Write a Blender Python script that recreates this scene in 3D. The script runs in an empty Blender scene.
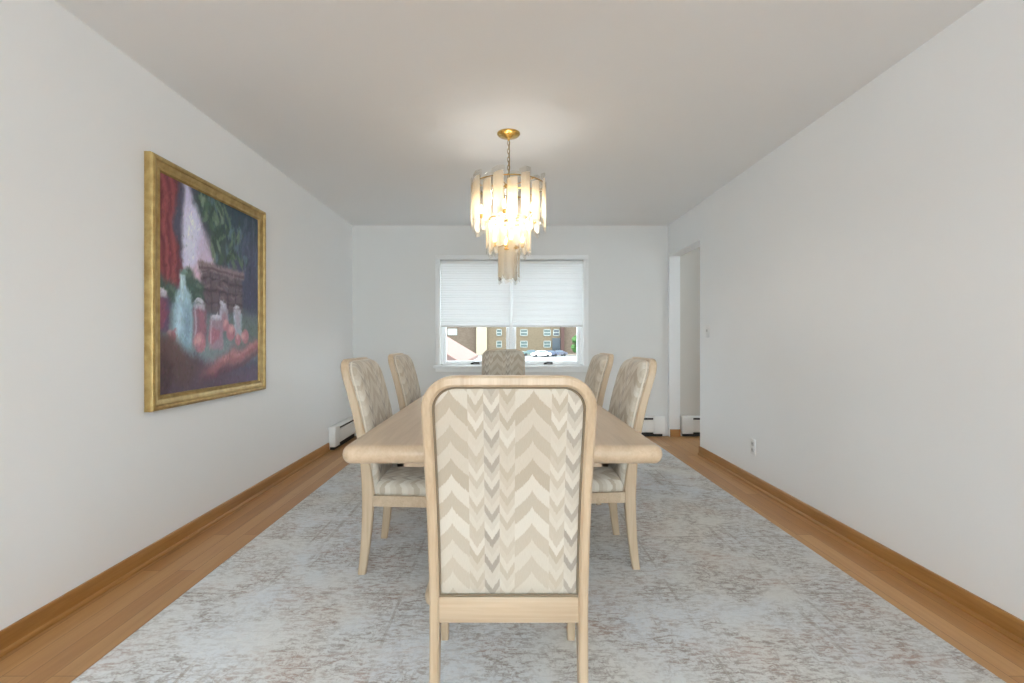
import bpy, bmesh, math, random
import numpy as np
from mathutils import Vector, Matrix, noise as mnoise

# ------------------------------------------------------------------ camera, sky, sun, fill light
S = bpy.context.scene
COL = S.collection
PI = math.pi
random.seed(7)

cam_d = bpy.data.cameras.new('camera')
cam_d.sensor_width = 36.0
cam_d.lens = 480.0 / 1024 * 36.0
cam_d.shift_x = 6.5 / 1024
cam_d.shift_y = -0.5 / 1024
cam_d.clip_start = 0.02
cam_d.clip_end = 600
cam = bpy.data.objects.new('camera', cam_d)
COL.objects.link(cam)
cam.location = (0, 0, 1.10)
cam.rotation_euler = (PI / 2, 0, 0)
S.camera = cam

w = bpy.data.worlds.new('sky')
S.world = w
w.use_nodes = True
bg = w.node_tree.nodes['Background']
bg.inputs[0].default_value = (0.86, 0.935, 1.0, 1)
bg.inputs[1].default_value = 6.0

sun_d = bpy.data.lights.new('sun', 'SUN')
sun_d.energy = 0.5
sun_d.angle = math.radians(2)
sun_d.color = (1, 0.94, 0.86)
sun = bpy.data.objects.new('sun', sun_d)
COL.objects.link(sun)
sun.rotation_euler = (math.radians(38), 0, math.radians(-18))


def area(name, loc, rot, sx, sy, energy, color):
    d = bpy.data.lights.new(name, 'AREA')
    d.shape = 'RECTANGLE'
    d.size, d.size_y = sx, sy
    d.energy = energy
    d.color = color
    o = bpy.data.objects.new(name, d)
    COL.objects.link(o)
    o.location = loc
    o.rotation_euler = rot
    return o


# added fill light, set outside the unseen window behind the camera
FILL_COL = (0.77, 0.905, 1.0)
area('fill_light_rear', (0.05, -4.25, 1.38), (PI / 2, 0, 0), 3.0, 1.75, 80, FILL_COL)

S.view_settings.view_transform = 'Standard'
S.view_settings.look = 'None'
S.view_settings.exposure = 0.46
S.view_settings.gamma = 1.0
S.view_settings.use_curve_mapping = False
S.cycles.use_denoising = True
S.cycles.max_bounces = 12
S.cycles.diffuse_bounces = 8
S.cycles.transparent_max_bounces = 24
S.cycles.caustics_reflective = False
S.cycles.caustics_refractive = False
S.cycles.sample_clamp_indirect = 6

# ------------------------------------------------------------------ helpers


def lin(c):
    def f(v):
        v = v / 255.0
        return v / 12.92 if v <= 0.04045 else ((v + 0.055) / 1.055) ** 2.4
    return (f(c[0]), f(c[1]), f(c[2]), 1.0)


class G:
    """small wrapper round a node tree"""

    def __init__(self, name):
        self.m = bpy.data.materials.new(name)
        self.m.use_nodes = True
        self.t = self.m.node_tree
        self.t.nodes.clear()
        self.out = self.t.nodes.new('ShaderNodeOutputMaterial')

    def n(self, kind, **kw):
        nd = self.t.nodes.new(kind)
        for k, v in kw.items():
            setattr(nd, k, v)
        return nd

    def put(self, sock, v):
        if isinstance(v, bpy.types.NodeSocket):
            self.t.links.new(v, sock)
        else:
            sock.default_value = v

    def math(self, op, a, b=None, c=None, clamp=False):
        nd = self.n('ShaderNodeMath', operation=op)
        nd.use_clamp = clamp
        self.put(nd.inputs[0], a)
        if b is not None:
            self.put(nd.inputs[1], b)
        if c is not None:
            self.put(nd.inputs[2], c)
        return nd.outputs[0]

    def obj(self):
        return self.n('ShaderNodeTexCoord').outputs['Object']

    def mapping(self, vec, scale=(1, 1, 1), rot=(0, 0, 0), loc=(0, 0, 0)):
        nd = self.n('ShaderNodeMapping')
        self.put(nd.inputs['Vector'], vec)
        nd.inputs['Scale'].default_value = scale
        nd.inputs['Rotation'].default_value = rot
        nd.inputs['Location'].default_value = loc
        return nd.outputs[0]

    def noise(self, vec, scale, detail=4, rough=0.55, dist=0.0):
        nd = self.n('ShaderNodeTexNoise')
        self.put(nd.inputs['Vector'], vec)
        nd.inputs['Scale'].default_value = scale
        nd.inputs['Detail'].default_value = detail
        nd.inputs['Roughness'].default_value = rough
        nd.inputs['Distortion'].default_value = dist
        return nd.outputs['Fac']

    def ramp(self, fac, stops, interp='LINEAR'):
        nd = self.n('ShaderNodeValToRGB')
        nd.color_ramp.interpolation = interp
        el = nd.color_ramp.elements
        while len(el) < len(stops):
            el.new(0.5)
        for e, (p, c) in zip(el, stops):
            e.position = p
            e.color = c if len(c) == 4 else (*c, 1)
        self.put(nd.inputs[0], fac)
        return nd.outputs[0]

    def mix(self, fac, a, b, blend='MIX'):
        nd = self.n('ShaderNodeMix', data_type='RGBA', blend_type=blend)
        self.put(nd.inputs[0], fac)
        self.put(nd.inputs[6], a)
        self.put(nd.inputs[7], b)
        return nd.outputs[2]

    def sep(self, vec):
        nd = self.n('ShaderNodeSeparateXYZ')
        self.put(nd.inputs[0], vec)
        return nd.outputs

    def comb(self, x=0.0, y=0.0, z=0.0):
        nd = self.n('ShaderNodeCombineXYZ')
        for i, v in enumerate((x, y, z)):
            self.put(nd.inputs[i], v)
        return nd.outputs[0]

    def bump(self, h, strength=0.2, dist=0.01):
        nd = self.n('ShaderNodeBump')
        nd.inputs['Strength'].default_value = strength
        nd.inputs['Distance'].default_value = dist
        self.put(nd.inputs['Height'], h)
        return nd.outputs[0]

    def pbr(self, color, rough=0.5, metal=0.0, normal=None, spec=0.5, **kw):
        nd = self.n('ShaderNodeBsdfPrincipled')
        self.put(nd.inputs['Base Color'], color)
        self.put(nd.inputs['Roughness'], rough)
        nd.inputs['Metallic'].default_value = metal
        nd.inputs['Specular IOR Level'].default_value = spec
        if normal is not None:
            self.put(nd.inputs['Normal'], normal)
        for k, v in kw.items():
            self.put(nd.inputs[k.replace('_', ' ')], v)
        return nd.outputs[0]

    def done(self, shader):
        self.t.links.new(shader, self.out.inputs[0])
        return self.m


def plain(name, c, rough=0.5, metal=0.0, spec=0.5, vary=0.06, nscale=8.0, bump=0.0):
    g = G(name)
    v = g.obj()
    f = g.noise(v, nscale, 4)
    base = lin(c)
    a = tuple(x * (1 - vary) for x in base[:3]) + (1,)
    b = tuple(min(1, x * (1 + vary)) for x in base[:3]) + (1,)
    col = g.ramp(f, [(0.3, a), (0.7, b)])
    nrm = g.bump(g.noise(v, nscale * 12, 3), bump, 0.003) if bump else None
    return g.done(g.pbr(col, rough, metal, nrm, spec))


def paint(name, c, rough=0.55):
    g = G(name)
    v = g.obj()
    f = g.noise(v, 1.3, 3)
    base = lin(c)
    col = g.ramp(f, [(0.3, tuple(x * .985 for x in base[:3])), (0.7, base)])
    nrm = g.bump(g.noise(v, 140, 2), 0.05, 0.002)
    return g.done(g.pbr(col, rough, 0, nrm, 0.3))


def wood(name, dark, light, axis, rough=0.35, gscale=1.0, spec=0.5):
    """grain runs along `axis`"""
    g = G(name)
    v = g.obj()
    sc = [26 * gscale] * 3
    sc[axis] = 1.6 * gscale
    vv = g.mapping(v, tuple(sc))
    f = g.noise(vv, 1.0, 6, 0.6, 0.6)
    sc2 = [140 * gscale] * 3
    sc2[axis] = 4 * gscale
    f2 = g.noise(g.mapping(v, tuple(sc2)), 1.0, 2, 0.5)
    ff = g.math('ADD', g.math('MULTIPLY', f, 0.75), g.math('MULTIPLY', f2, 0.25))
    col = g.ramp(ff, [(0.32, lin(dark)), (0.62, lin(light))])
    return g.done(g.pbr(col, rough, 0, g.bump(ff, 0.05, 0.002), spec))


def chevron(name, ax_u, ax_v, voff=0.0):
    """flame-stitch cloth: wide upward peaks parted by three narrow downward points"""
    g = G(name)
    s = g.sep(g.obj())
    u0, v0 = s[ax_u], s[ax_v]
    P = 0.2155
    WP = 0.0465          # half width of a wide peak
    NV = (P - 2 * WP) / 3
    u = g.math('FLOORED_MODULO', g.math('ADD', u0, 0.0465 + 0.0195 + 2 * P - 0.082), P)
    wide = g.math('LESS_THAN', u, 2 * WP)
    hn = g.math('DIVIDE', g.math('ABSOLUTE', g.math('SUBTRACT', u, WP)), WP)
    hw = g.math('MULTIPLY', g.math('POWER', hn, 0.72), -1.15 * WP)
    us = g.math('SUBTRACT', u, 2 * WP)
    t = g.math('SUBTRACT', g.math('FLOORED_MODULO', us, NV), NV / 2)
    hs = g.math('ADD', g.math('MULTIPLY', g.math('ABSOLUTE', t), 1.6), -1.15 * WP - 1.6 * NV / 2)
    h = g.math('ADD', g.math('MULTIPLY', hw, wide), g.math('MULTIPLY', hs, g.math('SUBTRACT', 1.0, wide)))
    # a small ragged stitch
    jag = g.math('MULTIPLY', g.math('SUBTRACT', g.noise(g.comb(g.math('MULTIPLY', u0, 900), g.math('MULTIPLY', v0, 25)), 1.0, 1), 0.5), 0.016)
    q = g.math('SUBTRACT', g.math('ADD', v0, voff), h)
    q = g.math('ADD', q, jag)
    step = g.math('ADD', 0.0235, g.math('MULTIPLY', wide, 0.0225))
    qi = g.math('DIVIDE', q, step)
    band = g.math('FLOOR', qi)
    ci = g.math('FLOOR', g.math('DIVIDE', us, NV))          # which narrow column (negative in the peak)
    midc = g.math('COMPARE', ci, 1.0, 0.1)
    # tone repeats every five bands, shifted per column kind
    k = g.math('FLOORED_MODULO', g.math('ADD', band, g.math('MULTIPLY', ci, g.math('SUBTRACT', 1.0, wide))), g.math('SUBTRACT', 3.0, wide))
    tone = g.ramp(g.math('DIVIDE', g.math('ADD', k, 0.5), 3.0),
                  [(0.0, (0.15,) * 3), (0.334, (0.85,) * 3), (0.667, (0.58,) * 3)], 'CONSTANT')
    rnd = g.n('ShaderNodeTexWhiteNoise', noise_dimensions='2D')
    g.put(rnd.inputs['Vector'], g.comb(band, g.math('MULTIPLY', ci, g.math('SUBTRACT', 1.0, wide))))
    tn = g.math('ADD', g.math('MULTIPLY', tone, 0.68), g.math('MULTIPLY', rnd.outputs['Value'], 0.32))
    thread = g.noise(g.comb(g.math('MULTIPLY', u0, 500), g.math('MULTIPLY', v0, 60)), 1.0, 2)
    tn = g.math('ADD', tn, g.math('MULTIPLY', g.math('SUBTRACT', thread, 0.5), 0.25), clamp=True)
    beige = g.ramp(tn, [(0.0, lin((170, 158, 141))), (0.5, lin((188, 179, 164))), (1.0, lin((206, 201, 190)))])
    grey = g.ramp(tn, [(0.0, lin((148, 140, 131))), (0.5, lin((184, 176, 163))), (1.0, lin((206, 201, 190)))])
    col = g.mix(midc, beige, grey)
    nrm = g.bump(thread, 0.15, 0.002)
    return g.done(g.pbr(col, 0.85, 0, nrm, 0.15, Sheen_Weight=0.15))


def finish(o, smooth=True, angle=40):
    me = o.data
    if smooth:
        me.polygons.foreach_set('use_smooth', [True] * len(me.polygons))
        me.set_sharp_from_angle(angle=math.radians(angle))
    return o


def obj(name, bm, mat, parent=None, smooth=True, angle=40, recalc=True):
    if recalc:
        bmesh.ops.recalc_face_normals(bm, faces=bm.faces)
    me = bpy.data.meshes.new(name)
    bm.to_mesh(me)
    bm.free()
    for m in (mat if isinstance(mat, (list, tuple)) else [mat]):
        me.materials.append(m)
    o = bpy.data.objects.new(name, me)
    COL.objects.link(o)
    if parent:
        o.parent = parent
    return finish(o, smooth, angle)


def thing(name, label, cat, loc=(0, 0, 0), rz=0.0, group=None):
    o = bpy.data.objects.new(name, None)
    o.empty_display_size = 0.1
    COL.objects.link(o)
    o.location = loc
    o.rotation_euler = (0, 0, rz)
    return tag(o, label, cat, group)


def tag(o, label, cat, group=None):
    o['label'] = label
    o['category'] = cat
    if group:
        o['group'] = group
    return o


def struct(name, bm, mat, parent=None, smooth=True):
    o = obj(name, bm, mat, parent, smooth)
    if parent is None:
        o['kind'] = 'structure'
    return o


def box(bm, x0, x1, y0, y1, z0, z1, bev=0.0, seg=2):
    vs = bmesh.ops.create_cube(bm, size=1.0)['verts']
    for v in vs:
        v.co = Vector((x0 + (v.co.x + .5) * (x1 - x0), y0 + (v.co.y + .5) * (y1 - y0), z0 + (v.co.z + .5) * (z1 - z0)))
    if bev > 0:
        es = list({e for v in vs for e in v.link_edges})
        bmesh.ops.bevel(bm, geom=es, offset=bev, segments=seg, affect='EDGES', profile=0.5)
    return bm


def boxes(*bs):
    bm = bmesh.new()
    for b in bs:
        box(bm, *b)
    return bm


def loops(bm, rings, cap0=True, cap1=True, closed=True):
    """skin consecutive rings of 3D points"""
    vr = [[bm.verts.new(p) for p in r] for r in rings]
    n = len(vr[0])
    for a, b in zip(vr[:-1], vr[1:]):
        for i in range(n if closed else n - 1):
            j = (i + 1) % n
            bm.faces.new((a[i], a[j], b[j], b[i]))
    if cap0:
        bm.faces.new(list(reversed(vr[0])))
    if cap1:
        bm.faces.new(vr[-1])
    return vr


def rr(hx, hy, r, n=6):
    r = max(r, 0.0005)
    pts = []
    for cx, cy, a0 in ((hx - r, hy - r, 0), (-hx + r, hy - r, PI / 2), (-hx + r, -hy + r, PI), (hx - r, -hy + r, 1.5 * PI)):
        for i in range(n + 1):
            a = a0 + PI / 2 * i / n
            pts.append((cx + r * math.cos(a), cy + r * math.sin(a)))
    return pts


def slab(bm, hx, hy, r, prof, cx=0, cy=0, taper=0.0, n=6):
    """prof: list of (inset, z); taper widens +y end"""
    rings = []
    for ins, z in prof:
        ring = []
        for x, y in rr(hx - ins, hy - ins, r - ins, n):
            k = 1 + taper * (y / hy)
            ring.append((cx + x * k, cy + y, z))
        rings.append(ring)
    loops(bm, rings)
    return bm


def lathe(bm, prof, cx=0, cy=0, cz=0, n=24):
    rings = [[(cx + r * math.cos(2 * PI * i / n), cy + r * math.sin(2 * PI * i / n), cz + z) for i in range(n)] for r, z in prof]
    loops(bm, rings)
    return bm


def tube(bm, pts, rad, n=8, closed=False):
    pts = [Vector(p) for p in pts]
    m = len(pts)
    rings = []
    up = None
    for i, p in enumerate(pts):
        if closed:
            t = (pts[(i + 1) % m] - pts[i - 1]).normalized()
        else:
            t = (pts[min(i + 1, m - 1)] - pts[max(i - 1, 0)]).normalized()
        if up is None:
            up = Vector((0, 0, 1)) if abs(t.z) < 0.9 else Vector((1, 0, 0))
        a = (up - t * up.dot(t)).normalized()
        up = a
        b = t.cross(a)
        r = rad(i / (m - 1)) if callable(rad) else rad
        rings.append([p + (a * math.cos(2 * PI * k / n) + b * math.sin(2 * PI * k / n)) * r for k in range(n)])
    if closed:
        rings.append(rings[0])
        vr = [[bm.verts.new(q) for q in r] for r in rings[:-1]]
        for i in range(m):
            A, B = vr[i], vr[(i + 1) % m]
            for k in range(n):
                bm.faces.new((A[k], A[(k + 1) % n], B[(k + 1) % n], B[k]))
    else:
        loops(bm, rings)
    return bm


def copy_tree(o, parent=None):
    c = o.copy()
    COL.objects.link(c)
    if parent:
        c.parent = parent
    for ch in list(o.children):
        copy_tree(ch, c)
    return c


# ------------------------------------------------------------------ materials
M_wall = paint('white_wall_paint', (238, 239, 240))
M_wallb = paint('white_wall_shaded', (218, 218, 216))  # white paint darkened, the backlit wall's shade put into its colour
M_ceil = paint('ceiling_paint', (236, 237, 238), 0.7)
M_trim = paint('white_trim_paint', (232, 233, 233), 0.35)
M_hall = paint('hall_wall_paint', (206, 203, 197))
M_washed_x = wood('pale_washed_oak_crosswise', (174, 152, 126), (196, 176, 151), 0)
M_washed_y = wood('pale_washed_oak_lengthwise', (184, 160, 133), (202, 180, 154), 1, 0.30)
M_washed_z = wood('pale_washed_oak_upright', (176, 153, 126), (198, 178, 152), 2)
M_base = wood('honey_oak_trim', (146, 100, 48), (172, 124, 68), 1, 0.4)
M_base_x = wood('honey_oak_trim_across', (146, 100, 48), (172, 124, 68), 0, 0.4)
M_back = chevron('flame_stitch_upholstery', 0, 2)
M_seat = chevron('flame_stitch_seat', 0, 1)
M_pipe = plain('cream_piping', (212, 204, 191), 0.8)
M_welt = plain('upholstery_welt', (128, 114, 94), 0.8)
M_brass = plain('polished_brass', (214, 178, 104), 0.22, 1.0, vary=0.03)
M_chain = plain('antique_brass', (150, 132, 100), 0.35, 1.0)
M_heater = plain('heater_enamel', (226, 226, 224), 0.4, vary=0.02)
M_dark = plain('recess_shade', (40, 36, 32), 0.7)  # dark colour standing in for shade inside the heaters
M_plastic = plain('white_plastic', (226, 227, 228), 0.35, vary=0.01)
M_slot = plain('socket_face_plastic', (198, 198, 198), 0.6)
M_slit = plain('socket_slits', (120, 120, 120), 0.6)
M_bronze = plain('bronze_hardware', (58, 52, 48), 0.4, 0.6)


def floor_mat():
    g = G('honey_oak_strip_floor')
    v = g.obj()
    vv = g.mapping(v, rot=(0, 0, PI / 2))
    br = g.n('ShaderNodeTexBrick')
    g.put(br.inputs['Vector'], vv)
    br.inputs['Color1'].default_value = (0.2, 0.2, 0.2, 1)
    br.inputs['Color2'].default_value = (0.9, 0.9, 0.9, 1)
    br.inputs['Mortar'].default_value = (0, 0, 0, 1)
    br.inputs['Scale'].default_value = 1
    br.inputs['Brick Width'].default_value = 1.15
    br.inputs['Row Height'].default_value = 0.0826
    br.inputs['Mortar Size'].default_value = 0.0011
    br.inputs['Mortar Smooth'].default_value = 0.3
    br.offset = 0.37
    tone = g.sep(br.outputs['Color'])[0]
    grain = g.noise(g.mapping(v, (34, 1.7, 30)), 1.0, 6, 0.6, 0.8)
    f = g.math('ADD', g.math('MULTIPLY', tone, 0.45), g.math('MULTIPLY', grain, 0.6))
    col = g.ramp(f, [(0.2, lin((146, 103, 58))), (0.5, lin((174, 128, 79))), (0.85, lin((196, 153, 104)))])
    col = g.mix(br.outputs['Fac'], col, lin((116, 80, 46)))
    nrm = g.bump(g.math('SUBTRACT', 1.0, br.outputs['Fac']), 0.15, 0.002)
    return g.done(g.pbr(col, g.math('ADD', 0.3, g.math('MULTIPLY', grain, 0.15)), 0, nrm, 0.45))


def rug_mat():
    g = G('distressed_rug_pile')
    v = g.obj()
    BW = [(0, 0, 0), (1, 1, 1)]

    def thr(f, lo, hi):
        return g.ramp(f, [(lo, BW[0]), (hi, BW[1])])

    big = g.noise(v, 1.5, 3, 0.5)
    fine = g.noise(g.mapping(v, (120, 200, 1)), 1.0, 3, 0.65)
    mid = g.noise(v, 4.2, 5, 0.62, 0.5)
    fj = g.math('MULTIPLY', g.math('SUBTRACT', fine, 0.5), 0.22)
    streak = g.math('ADD', g.noise(g.mapping(v, (21, 62, 1)), 1.0, 6, 0.72, 0.6), fj)
    scrib = g.math('ADD', g.noise(g.mapping(v, (44, 20, 1), loc=(3, 5, 0)), 1.0, 5, 0.68, 1.2), fj)
    base = g.mix(thr(big, 0.38, 0.62), lin((213, 218, 223)), lin((217, 216, 211)))
    base = g.mix(g.math('MULTIPLY', thr(mid, 0.4, 0.7), 0.35), base, lin((190, 186, 181)))
    patch = thr(mid, 0.40, 0.58)
    s1 = thr(streak, 0.475, 0.575)
    s2 = thr(scrib, 0.53, 0.63)
    wear = g.math('MULTIPLY', g.math('MAXIMUM', s1, g.math('MULTIPLY', s2, 0.8)), g.math('ADD', 0.22, g.math('MULTIPLY', patch, 0.78)))
    col = g.mix(g.math('MULTIPLY', wear, 0.84), base, lin((150, 141, 135)))
    pink = thr(g.noise(g.mapping(v, (1.9, 3.4, 1), loc=(7, 1, 0)), 1.0, 6, 0.72, 0.6), 0.50, 0.68)
    col = g.mix(g.math('MULTIPLY', g.math('MULTIPLY', pink, g.math('ADD', 0.25, s1)), 0.58), col, lin((178, 150, 138)))
    # faded straight lines of the woven design
    s = g.sep(v)
    lines = None
    for ax, pos, wd in ((0, -1.08, 0.010), (0, -1.16, 0.006), (0, 1.08, 0.010), (0, 1.16, 0.006), (1, -1.72, .01), (1, 1.72, .01),
                        (0, -0.55, 0.006), (0, 0.62, 0.006), (1, -0.95, 0.007), (1, -0.35, 0.006), (1, 0.5, .007), (1, 1.1, .007)):
        d = g.math('LESS_THAN', g.math('ABSOLUTE', g.math('SUBTRACT', s[ax], pos)), wd)
        lines = d if lines is None else g.math('MAXIMUM', lines, d)
    col = g.mix(g.math('MULTIPLY', g.math('MULTIPLY', lines, thr(mid, 0.44, 0.56)), 0.55), col, lin((158, 150, 143)))
    # pale threads showing through
    col = g.mix(g.math('MULTIPLY', thr(g.noise(g.mapping(v, (60, 60, 1), loc=(1, 9, 0)), 1.0, 4, 0.7, 1.0), 0.52, 0.64), 0.5), col, lin((222, 222, 219)))
    return g.done(g.pbr(col, 0.95, 0, g.bump(fine, 0.35, 0.004), 0.1))


M_floor = floor_mat()
M_rug = rug_mat()


def thin_glass(name, tint=(0.96, 0.98, 0.975, 1)):
    g = G(name)
    tr = g.n('ShaderNodeBsdfTransparent')
    tr.inputs[0].default_value = tint
    return g.done(tr.outputs[0])


M_glass = thin_glass('window_glass')


def shade_mat():
    g = G('cellular_shade_fabric')
    v = g.obj()
    f = g.noise(g.mapping(v, (300, 300, 300)), 1.0, 2)
    col = g.ramp(f, [(0.3, (0.90, 0.93, 0.95)), (0.7, (0.96, 0.98, 1.0))])
    d = g.n('ShaderNodeBsdfDiffuse')
    g.put(d.inputs[0], col)
    t = g.n('ShaderNodeBsdfTranslucent')
    g.put(t.inputs[0], col)
    mx = g.n('ShaderNodeMixShader')
    mx.inputs[0].default_value = 0.073
    g.put(mx.inputs[1], d.outputs[0])
    g.put(mx.inputs[2], t.outputs[0])
    return g.done(mx.outputs[0])


M_shade = shade_mat()


def acrylic(name, frosted):
    g = G(name)
    tr = g.n('ShaderNodeBsdfTransparent')
    tr.inputs[0].default_value = (0.98, 0.97, 0.95, 1)
    gl = g.n('ShaderNodeBsdfGlossy')
    gl.inputs['Roughness'].default_value = 0.08
    lw = g.n('ShaderNodeLayerWeight')
    lw.inputs[0].default_value = 0.35
    if not frosted:
        mx = g.n('ShaderNodeMixShader')
        g.put(mx.inputs[0], g.math('MULTIPLY', lw.outputs['Fresnel'], 0.3, clamp=True))
        g.put(mx.inputs[1], tr.outputs[0])
        g.put(mx.inputs[2], gl.outputs[0])
        return g.done(mx.outputs[0])
    tl = g.n('ShaderNodeBsdfTranslucent')
    df = g.n('ShaderNodeBsdfDiffuse')
    v = g.obj()
    f = g.noise(g.mapping(v, (60, 60, 14)), 1.0, 3)
    c = g.ramp(f, [(0.3, (0.72, 0.555, 0.33)), (0.7, (0.84, 0.67, 0.43))])
    g.put(tl.inputs[0], c)
    df.inputs[0].default_value = (0.88, 0.85, 0.79, 1)
    a = g.n('ShaderNodeMixShader')
    a.inputs[0].default_value = 0.35
    g.put(a.inputs[1], tl.outputs[0])
    g.put(a.inputs[2], df.outputs[0])
    b = g.n('ShaderNodeMixShader')
    b.inputs[0].default_value = 0.62
    g.put(b.inputs[1], a.outputs[0])
    g.put(b.inputs[2], tr.outputs[0])
    c2 = g.n('ShaderNodeMixShader')
    g.put(c2.inputs[0], g.math('MULTIPLY', lw.outputs['Fresnel'], 0.25))
    g.put(c2.inputs[1], b.outputs[0])
    g.put(c2.inputs[2], gl.outputs[0])
    return g.done(c2.outputs[0])


M_frost = acrylic('frosted_acrylic', True)
M_clear = acrylic('clear_acrylic_edge', False)


def glow(name, color, strength):
    g = G(name)
    e = g.n('ShaderNodeEmission')
    e.inputs[0].default_value = (*color, 1)
    e.inputs[1].default_value = strength
    return g.done(e.outputs[0])


M_bulb = glow('lit_bulb_glass', (1.0, 0.74, 0.42), 7)

# ------------------------------------------------------------------ room
XL, XR, YB, YN, H = -1.775, 1.885, 5.57, -4.0, 2.44
WT = 0.13
HX = 4.4                                              # far side of the next room
OY, OZ = 4.652, 2.079                                 # near edge and top of the opening in the right wall
WX0, WX1, WZ0, WZ1 = -0.76, 0.905, 0.815, 2.045       # window opening
JY = 5.535

struct('floor', boxes((XL - WT, XR + WT, YN - 0.1, YB + 0.2, -0.06, 0.0), (XR + WT, HX + WT, 2.5, YB + 0.2, -0.06, 0.0)), M_floor)
struct('ceiling', boxes((XL - WT, XR + WT, YN - 0.1, YB + 0.2, H, H + 0.08), (XR + WT, HX + WT, 2.5, YB + 0.2, H, H + 0.08)), M_ceil)
struct('wall_left', boxes((XL - WT, XL, YN - 0.1, YB + 0.2, 0, H)), M_wall)
struct('wall_right', boxes((XR, XR + WT, YN - 0.1, OY, 0, H), (XR, XR + WT, OY, YB, OZ, H)), M_wall)
struct('wall_hall_window_side', boxes((XR + WT, HX + WT, YB, YB + 0.2, 0, H)), M_hall)
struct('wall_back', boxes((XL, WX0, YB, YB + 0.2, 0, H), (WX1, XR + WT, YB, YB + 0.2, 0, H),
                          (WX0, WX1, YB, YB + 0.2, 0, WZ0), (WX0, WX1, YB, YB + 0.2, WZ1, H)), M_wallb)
RX0, RX1, RZ0, RZ1 = -1.6, 1.55, 0.5, 2.25
struct('wall_near', boxes((XL, RX0, YN - 0.1, YN, 0, H), (RX1, XR, YN - 0.1, YN, 0, H),
                          (RX0, RX1, YN - 0.1, YN, 0, RZ0), (RX0, RX1, YN - 0.1, YN, RZ1, H)), M_wall)
struct('wall_hall_far', boxes((HX, HX + WT, 2.5, 3.55, 0, H), (HX, HX + WT, 4.85, YB, 0, H),
                              (HX, HX + WT, 3.55, 4.85, 0, 0.8), (HX, HX + WT, 3.55, 4.85, 2.1, H)), M_hall)
struct('wall_hall_near', boxes((XR + WT, HX, 2.5, 2.6, 0, H)), M_hall)

# jamb of the opening, standing against the back wall
struct('trim_1', boxes((XR, XR + WT, JY, YB, 0, OZ, 0.002)), M_trim)

# baseboards (honey oak with a rounded shoe)


def baseboard(name, x0, x1, y0, y1, axis, side, mat):
    bm = bmesh.new()
    hgt, th = 0.082, 0.014
    prof = [(0, 0), (0.022, 0), (0.022, 0.010), (0.018, 0.017), (th, 0.019), (th, hgt - 0.008), (th - 0.005, hgt), (0, hgt)]
    rings = []
    for t in (0, 1):
        ring = []
        for d, z in prof:
            if axis == 'y':
                ring.append((x0 + side * d, y0 + (y1 - y0) * t, z))
            else:
                ring.append((x0 + (x1 - x0) * t, y0 + side * d, z))
        rings.append(ring)
    loops(bm, rings)
    return struct(name, bm, mat)


HL0 = 4.80            # where the heater on the left wall begins
baseboard('baseboard_left', XL, XL, YN, HL0, 'y', 1, M_base)
baseboard('baseboard_right', XR, XR, YN, OY, 'y', -1, M_base)
baseboard('baseboard_near', XL, XR, YN, YN, 'x', 1, M_base_x)
baseboard('baseboard_jamb', XR + 0.012, XR + WT - 0.002, JY, JY, 'x', -1, M_base_x)

# ------------------------------------------------------------------ window with two casements
win = struct('window_1', boxes(
    (WX0 - 0.055, WX0 + 0.004, YB - 0.014, YB, WZ0, WZ1 + 0.0, 0.003),
    (WX1 - 0.004, WX1 + 0.055, YB - 0.014, YB, WZ0, WZ1 + 0.0, 0.003),
    (WX0 - 0.055, WX1 + 0.055, YB - 0.014, YB, WZ1 - 0.004, WZ1 + 0.05, 0.003)), M_trim)
obj('window_sill', boxes((WX0 - 0.075, WX1 + 0.075, YB - 0.05, YB + 0.10, WZ0 - 0.028, WZ0, 0.004),
                         (WX0 - 0.05, WX1 + 0.05, YB - 0.016, YB, WZ0 - 0.075, WZ0 - 0.028, 0.003)), M_trim, win)
WM = (511.2 - 505.5) / 480 * 5.62
obj('window_frame', boxes((WX0, WX0 + 0.025, YB + 0.05, YB + 0.15, WZ0, WZ1), (WX1 - 0.025, WX1, YB + 0.05, YB + 0.15, WZ0, WZ1),
                          (WX0, WX1, YB + 0.05, YB + 0.15, WZ1 - 0.025, WZ1), (WX0, WX1, YB + 0.05, YB + 0.15, WZ0, WZ0 + 0.012),
                          (WM - 0.02, WM + 0.02, YB + 0.05, YB + 0.15, WZ0, WZ1), (WM - 0.0135, WM + 0.0135, YB + 0.030, YB + 0.05, WZ0 + 0.012, WZ1)), M_trim, win)
for x0, x1 in ((WX0 + 0.027, WM - 0.022), (WM + 0.022, WX1 - 0.027)):
    f = 0.036
    z0, z1 = WZ0 + 0.014, WZ1 - 0.027
    y0, y1 = YB + 0.085, YB + 0.135
    sa = obj('casement_sash', boxes((x0, x0 + f, y0, y1, z0, z1, 0.004), (x1 - f, x1, y0, y1, z0, z1, 0.004),
                                    (x0 + f, x1 - f, y0, y1, z0, z0 + f, 0.004), (x0 + f, x1 - f, y0, y1, z1 - f, z1, 0.004)), M_trim, win)
    obj('pane', boxes((x0 + f - .003, x1 - f + .003, y0 + 0.02, y0 + 0.026, z0 + f - .003, z1 - f + .003)), M_glass, sa, False)
for px in (475.2, 548.2):
    cx = (px - 505.5) / 480 * 5.63
    bm = boxes((cx - 0.055, cx + 0.055, YB + 0.052, YB + 0.082, WZ0, WZ0 + 0.018, 0.006))
    tube(bm, [(cx - 0.05, YB + 0.06, WZ0 + 0.02), (cx - 0.01, YB + 0.052, WZ0 + 0.032), (cx + 0.05, YB + 0.05, WZ0 + 0.03)], 0.009)
    obj('crank_handle', bm, M_bronze, win)

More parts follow.
